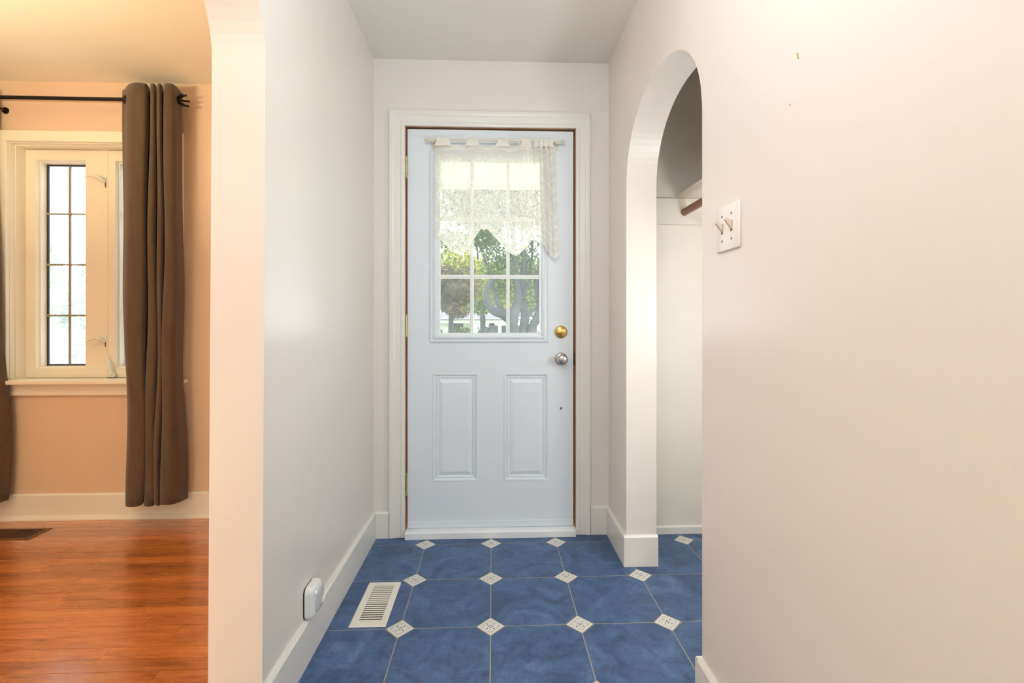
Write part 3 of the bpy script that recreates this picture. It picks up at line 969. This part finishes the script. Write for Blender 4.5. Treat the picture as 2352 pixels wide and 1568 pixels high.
def drape(name, label, path_top, path_bot, z_top, z_bot, seed, group):
    root = thing(name, label, 'curtain', (path_top[len(path_top) // 2][0], YC, z_bot), group)
    pt = catmull(path_top, 9); pb2 = catmull(path_bot, 9)
    n = len(pt); NRr = 46
    r_ = random.Random(seed)
    ph = [r_.uniform(0, 6.28) for _ in range(4)]
    verts, faces = [], []
    for r in range(NRr + 1):
        f = r / NRr
        e = f * f * (3 - 2 * f)
        for i in range(n):
            p = pt[i].lerp(pb2[i], e)
            u = i / (n - 1)
            wob = 0.006 * math.sin(6.5 * f + ph[0] + u * 5) * (0.2 + f) + 0.004 * math.sin(15 * f + ph[1] - u * 9) * (0.3 + f)
            zz = z_top + (z_bot - z_top) * f
            if r == NRr: zz += 0.006 * math.sin(u * 21 + ph[2])
            verts.append((p.x + wob, min(p.y + wob * 0.5, YW - 0.012), zz))
    for r in range(NRr):
        for i in range(n - 1):
            a0 = r * n + i
            faces.append((a0, a0 + 1, a0 + n + 1, a0 + n))
    me = bpy.data.meshes.new('panel_fabric')
    me.from_pydata(verts, [], faces)
    me.polygons.foreach_set('use_smooth', [True] * len(me.polygons))
    o = obj_me('panel_fabric', me, 'curtain', root)
    sm = o.modifiers.new('thickness', 'SOLIDIFY'); sm.thickness = 0.003; sm.offset = 0
    # grommets where the cloth crosses the rod
    for i in range(n - 1):
        if (pt[i].y - YC) * (pt[i + 1].y - YC) < 0:
            g = B()
            c = Vector((pt[i].x, YC, ZC)); d = (pt[i + 1] - pt[i]); ax = Vector((d.y, -d.x, 0)).normalized()
            nn = ax.orthogonal().normalized(); b2 = ax.cross(nn)
            ring = [c + (nn * math.cos(t) + b2 * math.sin(t)) * 0.019 for t in [2 * math.pi * k / 20 for k in range(21)]]
            tube(g, ring, 0.0042, 8, cap=False)
            obj('grommet', g, 'black_iron', root, True)
    return root
def fold(px, y_): return (-0.0 + ((px - 1176.0) / F_PX * 0.99919 + 0.04015) / (0.99919 - (px - 1176.0) / F_PX * 0.04015) * y_, y_)
top_path = [fold(281, 2.640), fold(287, 2.612), fold(294, 2.570), fold(306, 2.548), fold(322, 2.547), fold(335, 2.560), fold(341, 2.602), fold(344, 2.650), fold(348, 2.612), fold(346, 2.565), fold(352, 2.552), fold(358, 2.575), fold(361, 2.648), fold(363, 2.610), fold(362, 2.565), fold(368, 2.552), fold(373, 2.580), fold(375, 2.646), fold(378, 2.605), fold(377, 2.560), fold(386, 2.546), fold(398, 2.560), fold(408, 2.602), fold(416, 2.650)]
bot_path = [fold(293, 2.650), fold(290, 2.612), fold(288, 2.575), fold(294, 2.548), fold(312, 2.540), fold(326, 2.552), fold(331, 2.600), fold(333, 2.650), fold(335, 2.605), fold(331, 2.562), fold(344, 2.548), fold(356, 2.570), fold(360, 2.645), fold(361, 2.610), fold(358, 2.566), fold(366, 2.552), fold(374, 2.578), fold(377, 2.640), fold(378, 2.600), fold(374, 2.552), fold(388, 2.540), fold(404, 2.562), fold(417, 2.610), fold(429, 2.665)]
drape('brown_curtain', 'taupe brown grommet curtain hanging right of the living room window', top_path, bot_path, ZC + 0.062, 0.122, 3, 'taupe curtains at the living room window')
lt = [(-3.02 + 0.0215 * i, 2.605 + 0.048 * math.sin(i * 1.55)) for i in range(18)]
lb_ = [(-3.02 + 0.0258 * i, 2.605 + 0.050 * math.sin(i * 1.55 + 0.2)) for i in range(18)]
drape('brown_curtain', 'taupe brown curtain at the left edge of the picture', lt, lb_, ZC + 0.062, 0.122, 5, 'taupe curtains at the living room window')

# ------------------------------------------------------------------ floor registers
def register(name, label, x0, x1, y0, y1, ix0, ix1, iy0, iy1, mat, n, along_x, closed, group):
    root = thing(name, label, 'floor vent', ((x0 + x1) / 2, (y0 + y1) / 2, 0), group)
    bm = slab(B(), (x0, x1), (y0, y1), 'z', 0.0006, 0.0042, [(ix0, ix1, iy0, iy1)])
    # sloping rim
    for v in bm.verts:
        if v.co.z > 0.002 and (abs(v.co.x - x0) < 1e-5 or abs(v.co.x - x1) < 1e-5 or abs(v.co.y - y0) < 1e-5 or abs(v.co.y - y1) < 1e-5):
            v.co.x += 0.004 if abs(v.co.x - x0) < 1e-5 else (-0.004 if abs(v.co.x - x1) < 1e-5 else 0)
            v.co.y += 0.004 if abs(v.co.y - y0) < 1e-5 else (-0.004 if abs(v.co.y - y1) < 1e-5 else 0)
    obj('frame', bm, mat, root)
    obj('duct_shade', bx(ix0, ix1, iy0, iy1, -0.0004, 0.0006), 'duct_shade', root)  # dark sheet standing in for the shade of the duct opening
    if closed:
        cx0, cx1, cy0, cy1 = closed
        obj('damper', bx(cx0, cx1, cy0, cy1, 0.0007, 0.0014), 'damper' if mat == 'register_white' else mat, root)
    for k in range(n):
        t = (k + 0.5) / n
        s_ = B()
        if along_x:
            yc = iy0 + (iy1 - iy0) * t; hw = (iy1 - iy0) / n * 0.25
            prism(s_, [(yc - hw, 0.0030), (yc + hw, 0.0036), (yc + hw, 0.0030), (yc - hw, 0.0024)], 'x', ix0, ix1)
        else:
            xc = ix0 + (ix1 - ix0) * t; hw = (ix1 - ix0) / n * 0.25
            prism(s_, [(xc - hw, 0.0030), (xc + hw, 0.0036), (xc + hw, 0.0030), (xc - hw, 0.0024)], 'y', iy0, iy1)
        obj('slat', s_, mat, root)
    return root
reg = register('floor_register', 'white metal floor register set in the blue tiles', -0.508, -0.377, 1.694, 1.982, -0.481, -0.399, 1.722, 1.958, 'register_white', 18, True, (-0.481, -0.399, 1.838, 1.958), None)
obj('damper_lever', bx(-0.447, -0.433, 1.945, 1.951, 0.003, 0.0075, bevel=0.001), 'register_white', reg)
register('floor_register', 'brown metal floor register set in the wood floor under the window', -2.60, -2.286, 2.445, 2.575, -2.582, -2.306, 2.460, 2.560, 'register_brown', 30, False, (-2.582, -2.43, 2.460, 2.560), None)

# ------------------------------------------------------------------ light switch
sw_ = thing('light_switch', 'white double toggle switch plate on the right wall beside the closet arch', 'light switch', (XR, 1.164, 1.307))
pl = B(); box(pl, XR - 0.0065, XR + 0.0005, 1.106, 1.222, 1.250, 1.364, 0.004, 2)
# slots are separate recessed-looking inserts
obj('plate', pl, 'switch_plate', sw_, True)
for yc in (1.188, 1.141):
    tg = B(); prism(tg, [(XR - 0.006, 1.2985), (XR - 0.0235, 1.3215), (XR - 0.0205, 1.3275), (XR - 0.006, 1.3175)], 'y', yc - 0.0042, yc + 0.0042)
    obj('slot', bx(XR - 0.0070, XR - 0.0060, yc - 0.0050, yc + 0.0050, 1.294, 1.320), 'rod_wood', sw_)
    obj('toggle', tg, 'toggle', sw_)
    for zc in (1.338, 1.276):
        obj('screw', lathe(B(), (XR - 0.006, yc, zc), (-1, 0, 0), [(0, 0.0034), (0.001, 0.0032), (0.0016, 0.001)], 12), 'screw', sw_, True)

# ------------------------------------------------------------------ night light on the left wall
nl = thing('night_light', 'white plug in motion night light low on the left wall', 'night light', (XL, 1.555, 0.186))
def rounded(yc, zc, hw, hh, r, n=6):
    out = []
    for cxs, czs, a0 in ((1, 1, 0), (-1, 1, 90), (-1, -1, 180), (1, -1, 270)):
        for k in range(n + 1):
            an = math.radians(a0 + 90 * k / n)
            out.append((yc + cxs * (hw - r) + r * math.cos(an), zc + czs * (hh - r) + r * math.sin(an)))
    return out
def puck(bm, layers):
    rings = []
    for x_, yc, zc, hw, hh, r in layers:
        rings.append([bm.verts.new((x_, p[0], p[1])) for p in rounded(yc, zc, hw, hh, r)])
    n = len(rings[0])
    for a_, b_ in zip(rings, rings[1:]):
        for q in range(n): bm.faces.new((a_[q], a_[(q + 1) % n], b_[(q + 1) % n], b_[q]))
    bm.faces.new(rings[0]); bm.faces.new(rings[-1][::-1])
    return bm
yc, zc = 1.556, 0.186
obj('shadow_plate', puck(B(), [(XL + 0.0005, yc - 0.003, zc, 0.040, 0.048, 0.016), (XL + 0.004, yc - 0.003, zc, 0.040, 0.048, 0.016)]), 'gap', nl, True)  # dark back plate, its visible sliver painted as the body's shadow line
obj('body', puck(B(), [(XL + 0.004, yc, zc, 0.042, 0.050, 0.018), (XL + 0.020, yc, zc, 0.042, 0.050, 0.018), (XL + 0.027, yc, zc, 0.040, 0.048, 0.017), (XL + 0.032, yc, zc, 0.034, 0.042, 0.014)]), 'white_plastic', nl, True)
obj('lens', puck(B(), [(XL + 0.030, yc, zc + 0.004, 0.030, 0.036, 0.014), (XL + 0.037, yc, zc + 0.004, 0.029, 0.034, 0.014), (XL + 0.041, yc, zc + 0.004, 0.022, 0.026, 0.012), (XL + 0.043, yc, zc + 0.004, 0.012, 0.014, 0.008)]), 'lens', nl, True)
obj('sensor', lathe(B(), (XL + 0.036, yc + 0.014, zc - 0.012), (1, 0, 0), [(0, 0.013), (0.006, 0.012), (0.010, 0.008), (0.012, 0.001)], 20), 'white_plastic', nl, True)

# ------------------------------------------------------------------ closet fittings
sh = thing('closet_shelf', 'cream wooden closet shelf on a wall cleat above the hanging rod', 'shelf', (1.1, 1.8, 1.69))
cb = B(); box(cb, XRi, 1.36, YB - 0.030, YB - 0.012, 1.566, 1.6995, 0.003)
obj('cleat', cb, 'closet', sh)
sb_ = B(); box(sb_, 0.938, 1.359, 1.152, YB - 0.0135, 1.700, 1.719, 0.002)
obj('board', sb_, 'closet', sh)
cr_ = thing('closet_rod', 'brown wooden hanging rod inside the closet', 'closet rod', (0.966, 1.8, 1.628))
obj('pole', tube(B(), [(0.966, YB - 0.031, 1.628), (0.966, 1.152, 1.628)], 0.0185, 20), 'rod_wood', cr_, True)

# ------------------------------------------------------------------ outdoors
def ground_z(x, y):
    return -0.45 - 0.45 * min(max((y - 4) / 12.0, 0), 1)
gv, gf = [], []
gx = np.linspace(-45, 30, 60); gy = np.linspace(2.95, 60, 50)
for yy in gy:
    for xx in gx: gv.append((xx, yy, ground_z(xx, yy)))
for j in range(len(gy) - 1):
    for i in range(len(gx) - 1):
        a0 = j * len(gx) + i
        gf.append((a0, a0 + 1, a0 + len(gx) + 1, a0 + len(gx)))
gm = bpy.data.meshes.new('ground'); gm.from_pydata(gv, [], gf)
tag(obj_me('ground', gm, 'grass'), 'green lawn outside the front door', 'ground', None, 'structure')

struct('bounce_slab', bx(-1.3, 1.4, 2.53, 9.0, -0.55, -0.40), 'concrete', 'added unseen pale slab bouncing light up at the front door', 'path')  # added to bounce white light onto the porch ceiling
# porch roof over the door
pc = thing('porch_roof', 'white boarded porch ceiling outside the front door', 'porch', (0, 2.6, 2.10), None, 'structure')
for k in range(6):
    obj('board', bx(-1.1, 1.2, 2.56 + k * 0.16, 2.56 + (k + 1) * 0.16 - 0.006, 2.09, 2.11), 'siding', pc)
obj('fascia', bx(-1.1, 1.2, 3.52, 3.55, 2.06, 2.24), 'siding', pc)

def leaves(name, blobs, size, mat, parent, seed, flat=0.5):
    """blobs: (cx,cy,cz, rx,ry,rz, count)"""
    r = np.random.default_rng(seed)
    allv = []
    for cx_, cy_, cz_, rx, ry, rz, n in blobs:
        d = r.normal(size=(n, 3)); d /= np.linalg.norm(d, axis=1)[:, None]
        rad = r.random(n) ** 0.45
        c = np.array([cx_, cy_, cz_]) + d * rad[:, None] * np.array([rx, ry, rz])
        a = r.normal(size=(n, 3)); a /= np.linalg.norm(a, axis=1)[:, None]
        b = r.normal(size=(n, 3)); b -= a * (a * b).sum(1)[:, None]; b /= np.linalg.norm(b, axis=1)[:, None]
        s = size * (0.6 + 0.8 * r.random(n))[:, None]
        q = np.stack([c - a * s, c + b * s * flat, c + a * s, c - b * s * flat], axis=1)
        allv.append(q.reshape(-1, 3))
    v = np.concatenate(allv)
    nf = len(v) // 4
    me = bpy.data.meshes.new(name)
    me.vertices.add(len(v)); me.vertices.foreach_set('co', v.ravel())
    me.loops.add(nf * 4); me.loops.foreach_set('vertex_index', np.arange(nf * 4))
    me.polygons.add(nf); me.polygons.foreach_set('loop_start', np.arange(nf) * 4)
    me.update(calc_edges=True)
    o = obj_me(name, me, mat, parent)
    o['kind'] = 'stuff'
    return o

def at(px, py, y_):
    """a point at distance y_ in front of the house, found from its bearing"""
    xc = (px - 1176.0) / F_PX; zc = -(py - 741.0) / F_PX
    dx = 0.04015 + xc * 0.99919; dy = 0.99919 - xc * 0.04015
    return (dx / dy * y_, y_, 1.07 + zc / dy * y_)

def limb(parent, pts, radii, name='branch'):
    P3 = catmull(pts, 4); radii = [r_ * 0.68 for r_ in radii]
    rr = np.interp(np.linspace(0, 1, len(P3)), np.linspace(0, 1, len(radii)), radii)
    return obj(name, tube(B(), P3, list(rr), 10), 'bark', parent, True)

# many-stemmed tree on the lawn, seen in the right-hand panes
TY = 9.5
t1 = thing('tree', 'big many stemmed tree with dark trunks outside the right door panes', 'tree', (at(1205, 800, TY)[0], TY, ground_z(0, TY)), 'trees outside the front door')
g0 = at(1205, 900, TY)
limb(t1, [(g0[0] - 0.15, TY, -0.75), at(1178, 768, TY), at(1176, 735, TY - 0.1), at(1190, 690, TY - 0.1), at(1186, 640, TY), at(1180, 560, TY), at(1172, 430, TY)], [0.22, 0.19, 0.17, 0.12, 0.10, 0.08, 0.03], 'trunk')
limb(t1, [(g0[0], TY + 0.1, -0.75), at(1203, 768, TY + 0.1), at(1206, 725, TY + 0.1), at(1200, 680, TY + 0.1), at(1204, 620, TY), at(1200, 540, TY), at(1215, 420, TY)], [0.22, 0.15, 0.13, 0.11, 0.09, 0.07, 0.03], 'trunk')
limb(t1, [(g0[0] + 0.2, TY, -0.75), at(1222, 768, TY), at(1232, 735, TY), at(1240, 700, TY), at(1232, 650, TY), at(1246, 590, TY), at(1262, 470, TY)], [0.20, 0.14, 0.12, 0.10, 0.08, 0.06, 0.02], 'trunk')
limb(t1, [at(1180, 742, TY), at(1158, 722, TY - 0.2), at(1132, 712, TY - 0.3), at(1120, 690, TY - 0.3), at(1118, 664, TY - 0.3), at(1128, 646, TY - 0.3), at(1142, 640, TY - 0.2)], [0.16, 0.15, 0.12, 0.09, 0.075, 0.06, 0.03])
limb(t1, [at(1160, 724, TY - 0.2), at(1146, 700, TY - 0.2), at(1138, 676, TY), at(1118, 610, TY), at(1096, 540, TY), at(1080, 450, TY)], [0.09, 0.07, 0.06, 0.05, 0.04, 0.02])
limb(t1, [at(1206, 735, TY), at(1222, 715, TY), at(1238, 700, TY)], [0.05, 0.04, 0.025])
limb(t1, [at(1196, 690, TY), at(1214, 650, TY), at(1222, 600, TY), at(1220, 520, TY)], [0.06, 0.05, 0.04, 0.02])
def blob(px, py, y_, rpx, rpy, n, ry=0.8):
    c = at(px, py, y_)
    return (c[0], c[1], c[2], rpx / F_PX * y_, ry, rpy / F_PX * y_, n)
leaves('foliage', [blob(1120, 540, TY, 40, 45, 1500), blob(1100, 480, TY, 60, 60, 1500), blob(1205, 610, TY + .5, 50, 60, 1100), blob(1225, 520, TY, 40, 60, 500), blob(1150, 600, TY, 50, 50, 1000), blob(1215, 690, TY + 0.6, 40, 40, 600), blob(1140, 420, TY, 140, 60, 4200), blob(1060, 470, TY + .8, 60, 50, 1500), blob(1190, 480, TY + .6, 70, 50, 1800), blob(1040, 545, TY + 1.2, 40, 30, 420), blob(1150, 660, TY + .8, 30, 30, 350), blob(1100, 707, TY + .6, 32, 16, 420), blob(1280, 600, TY, 40, 120, 700)], 0.042, 'leaf_green', t1, 21)

# bronze-leaved tree left
t2 = thing('tree', 'bronze and green leaved tree in the left door panes', 'tree', (at(1040, 740, 13)[0], 13, ground_z(0, 13)), 'trees outside the front door')
limb(t2, [(at(1035, 800, 13)[0], 13, -0.85), at(1036, 730, 13), at(1042, 680, 13), at(1038, 620, 13)], [0.13, 0.10, 0.07, 0.02], 'trunk')
leaves('foliage', [blob(1040, 680, 13, 48, 40, 2600), blob(1052, 712, 12.6, 28, 20, 700), blob(1022, 640, 13, 40, 30, 900), blob(1070, 650, 13.4, 34, 36, 800)], 0.055, 'leaf_maroon', t2, 5)
# yellow-green tree behind
t3 = thing('tree', 'sunlit yellow green tree behind the other trees', 'tree', (at(1110, 740, 18)[0], 18, ground_z(0, 18)), 'trees outside the front door')
limb(t3, [(at(1110, 800, 18)[0], 18, -0.9), at(1108, 700, 18), at(1100, 620, 18), at(1095, 560, 18)], [0.2, 0.15, 0.1, 0.03], 'trunk')
leaves('foliage', [blob(1100, 640, 18, 70, 45, 3000, 1.5), blob(1040, 610, 18, 60, 38, 1900, 1.5), blob(1150, 680, 18, 60, 40, 2000, 1.5), blob(1225, 660, 18, 40, 60, 1500, 1.5), blob(1050, 560, 18, 45, 25, 700, 1.5)], 0.075, 'leaf_yellow', t3, 6)
# distant grey-green trees on the skyline
t4 = thing('tree', 'pale distant tree on the skyline beyond the neighbouring house', 'tree', (at(1130, 700, 34)[0], 34, -0.9), 'trees outside the front door')
limb(t4, [(at(1130, 800, 34)[0], 34, -0.9), at(1130, 700, 34), at(1130, 600, 34)], [0.4, 0.3, 0.1], 'trunk')
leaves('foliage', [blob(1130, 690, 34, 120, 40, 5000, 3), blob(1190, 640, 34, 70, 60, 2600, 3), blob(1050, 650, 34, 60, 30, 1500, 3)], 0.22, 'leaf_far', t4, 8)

# trees to either side of the lawn
for k_i, (tx_, ty_, rr_, lab_, mt_) in enumerate(((-5.2, 15.0, 2.0, 'broad green tree standing left of the lawn', 'leaf_green'), (5.6, 13.5, 2.1, 'broad green tree standing right of the lawn', 'leaf_green'))):
    tt_ = thing('tree', lab_, 'tree', (tx_, ty_, ground_z(tx_, ty_)), 'trees outside the front door')
    limb(tt_, [(tx_, ty_, -0.8), (tx_ + 0.1, ty_, 0.8), (tx_ - 0.05, ty_, 2.2), (tx_, ty_, 3.6)], [0.26, 0.22, 0.16, 0.05], 'trunk')
    leaves('foliage', [(tx_, ty_, 3.0, rr_, rr_, 1.6, 3600), (tx_ + 0.6, ty_, 1.9, rr_ * 0.7, rr_, 0.9, 1500)], 0.075, mt_, tt_, 50 + k_i)

# neighbouring house with carport
HY = 25.0
hx0 = at(1000, 741, HY)[0]; hxm = at(1088, 741, HY)[0]; hx1 = at(1300, 741, HY)[0]
ez = at(1100, 736, HY)[2]; gz_ = ground_z(0, HY)
hs = thing('neighbour_house', 'white neighbouring bungalow with grey shingle roof and carport', 'house', (hx0, HY, gz_))
obj('wall', slab(B(), (hx0, hxm), (gz_, ez), 'y', HY + 0.4, HY + 0.6, [(at(1033, 741, HY)[0], at(1063, 741, HY)[0], gz_, ez - 0.12)]), 'house_siding', hs)
obj('entry_door', bx(at(1033, 741, HY)[0], at(1063, 741, HY)[0], HY + 0.5, HY + 0.58, gz_, ez - 0.12), 'dark_door', hs)
wnd = obj('window', bx(at(1008, 741, HY)[0], at(1016, 741, HY)[0], HY + 0.36, HY + 0.4, at(1010, 768, HY)[2] - 0.3, at(1010, 755, HY)[2]), 'house_siding', hs)
obj('pane', bx(at(1009.5, 741, HY)[0], at(1014.5, 741, HY)[0], HY + 0.34, HY + 0.36, at(1010, 768, HY)[2] - 0.25, at(1010, 757, HY)[2]), 'dark_door', wnd)
obj('fascia', bx(hx0 - 0.3, hx1, HY - 0.1, HY - 0.04, ez - 0.13, ez + 0.08), 'house_siding', hs)
for px in (1093, 1148, 1230):
    xx = at(px, 741, HY)[0]
    obj('post', bx(xx - 0.08, xx + 0.08, HY, HY + 0.16, gz_, ez - 0.13), 'house_siding', hs)
obj('ceiling_slab', bx(hx0, hx1, HY, HY + 6, ez - 0.02, ez + 0.02), 'house_siding', hs)
nrow = 9
for k in range(nrow):
    y0_ = HY - 0.2 + k * 0.36; z0_ = ez + 0.06 + k * 0.115
    bm = B()
    prism(bm, [(y0_, z0_ - 0.02), (y0_, z0_ + 0.03), (y0_ + 0.42, z0_ + 0.135), (y0_ + 0.42, z0_ + 0.085)], 'x', hx0 - 0.35, hx1)
    obj('shingle_course', bm, 'shingle', hs)
# shrub in front of the house
shx = at(1066, 770, 22)
s1 = thing('shrub', 'round bright green shrub in front of the bungalow door', 'shrub', (shx[0], 22, -0.9))
obj('stem', tube(B(), [(shx[0], 22, -0.9), (shx[0], 22, 0.2)], 0.04, 8), 'bark', s1)
leaves('foliage', [(shx[0], 22, 0.05, 0.62, 0.6, 0.85, 2600)], 0.075, 'leaf_green', s1, 9)
# hedge of light foliage behind the carport
hc = at(1130, 741, 38)
s2 = thing('hedge', 'pale hedge seen through the open carport', 'hedge', (hc[0], 33, -0.9))
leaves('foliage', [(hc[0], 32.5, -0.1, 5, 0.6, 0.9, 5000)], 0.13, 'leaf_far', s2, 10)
# parked car
cx0 = at(1106, 741, 27)[0]; cx1 = cx0 + 4.2
ct = at(1130, 747, 27)[2]; cg = ct - 1.62
car = thing('car', 'pale teal parked car under the carport of the bungalow', 'car', ((cx0 + cx1) / 2, 27.5, cg))
bm = B()
prism(bm, [(cx0, cg + 0.30), (cx0 + 0.05, cg + 0.85), (cx0 + 0.9, cg + 1.02), (cx1 - 0.2, cg + 1.02), (cx1, cg + 0.8), (cx1, cg + 0.30)], 'y', 27.0, 28.7)
obj('body', bm, 'car_paint', car)
bm = B()
prism(bm, [(cx0 + 0.15, cg + 1.00), (cx0 + 0.35, cg + 1.50), (cx0 + 0.6, cg + 1.56), (cx0 + 2.3, cg + 1.56), (cx0 + 3.0, cg + 1.02)], 'y', 27.08, 28.62)
obj('cabin', bm, 'car_glass', car)
obj('roof', bx(cx0 + 0.36, cx0 + 2.35, 27.06, 28.64, cg + 1.54, cg + 1.62, bevel=0.02), 'car_paint', car)
for xx in (cx0 + 0.8, cx1 - 0.8):
    for yy in (27.02, 28.5):
        obj('wheel', lathe(B(), (xx, yy, cg + 0.32), (0, 1, 0), [(0, 0.30), (0.02, 0.32), (0.16, 0.32), (0.18, 0.30)], 20), 'tyre', car)

# garden seen through the living-room window
def conifer(px, y_, top_py, w, label, seed):
    b0 = at(px, 800, y_); tp = at(px, top_py, y_)
    gz2 = ground_z(0, y_)
    t = thing('conifer', label, 'tree', (b0[0], y_, gz2), 'conifers outside the living room window')
    obj('trunk', tube(B(), [(b0[0], y_, gz2), tp], [0.14, 0.02], 8), 'bark', t)
    bl_ = []
    hh = tp[2] - gz2
    for k in range(14):
        f = k / 13
        bl_.append((b0[0], y_, gz2 + 0.3 + (hh - 0.4) * f, w * (1.05 - f) , w * (1.05 - f), 0.30, int(700 * (1.15 - f))))
    leaves('foliage', bl_, 0.07, 'leaf_conifer_glare', t, seed, 0.3)
conifer(118, 14, 560, 1.5, 'glare-pale spruce in the left column of window panes', 31)
conifer(190, 21, 590, 1.8, 'glare-pale spruce in the right column of window panes', 32)
conifer(40, 16, 540, 1.8, 'spruce behind the left edge of the window', 33)
hb_ = at(150, 780, 11)
h3 = thing('hedge', 'glare-pale clipped hedge below the spruces outside the window', 'hedge', (hb_[0], 11, ground_z(0, 11)))
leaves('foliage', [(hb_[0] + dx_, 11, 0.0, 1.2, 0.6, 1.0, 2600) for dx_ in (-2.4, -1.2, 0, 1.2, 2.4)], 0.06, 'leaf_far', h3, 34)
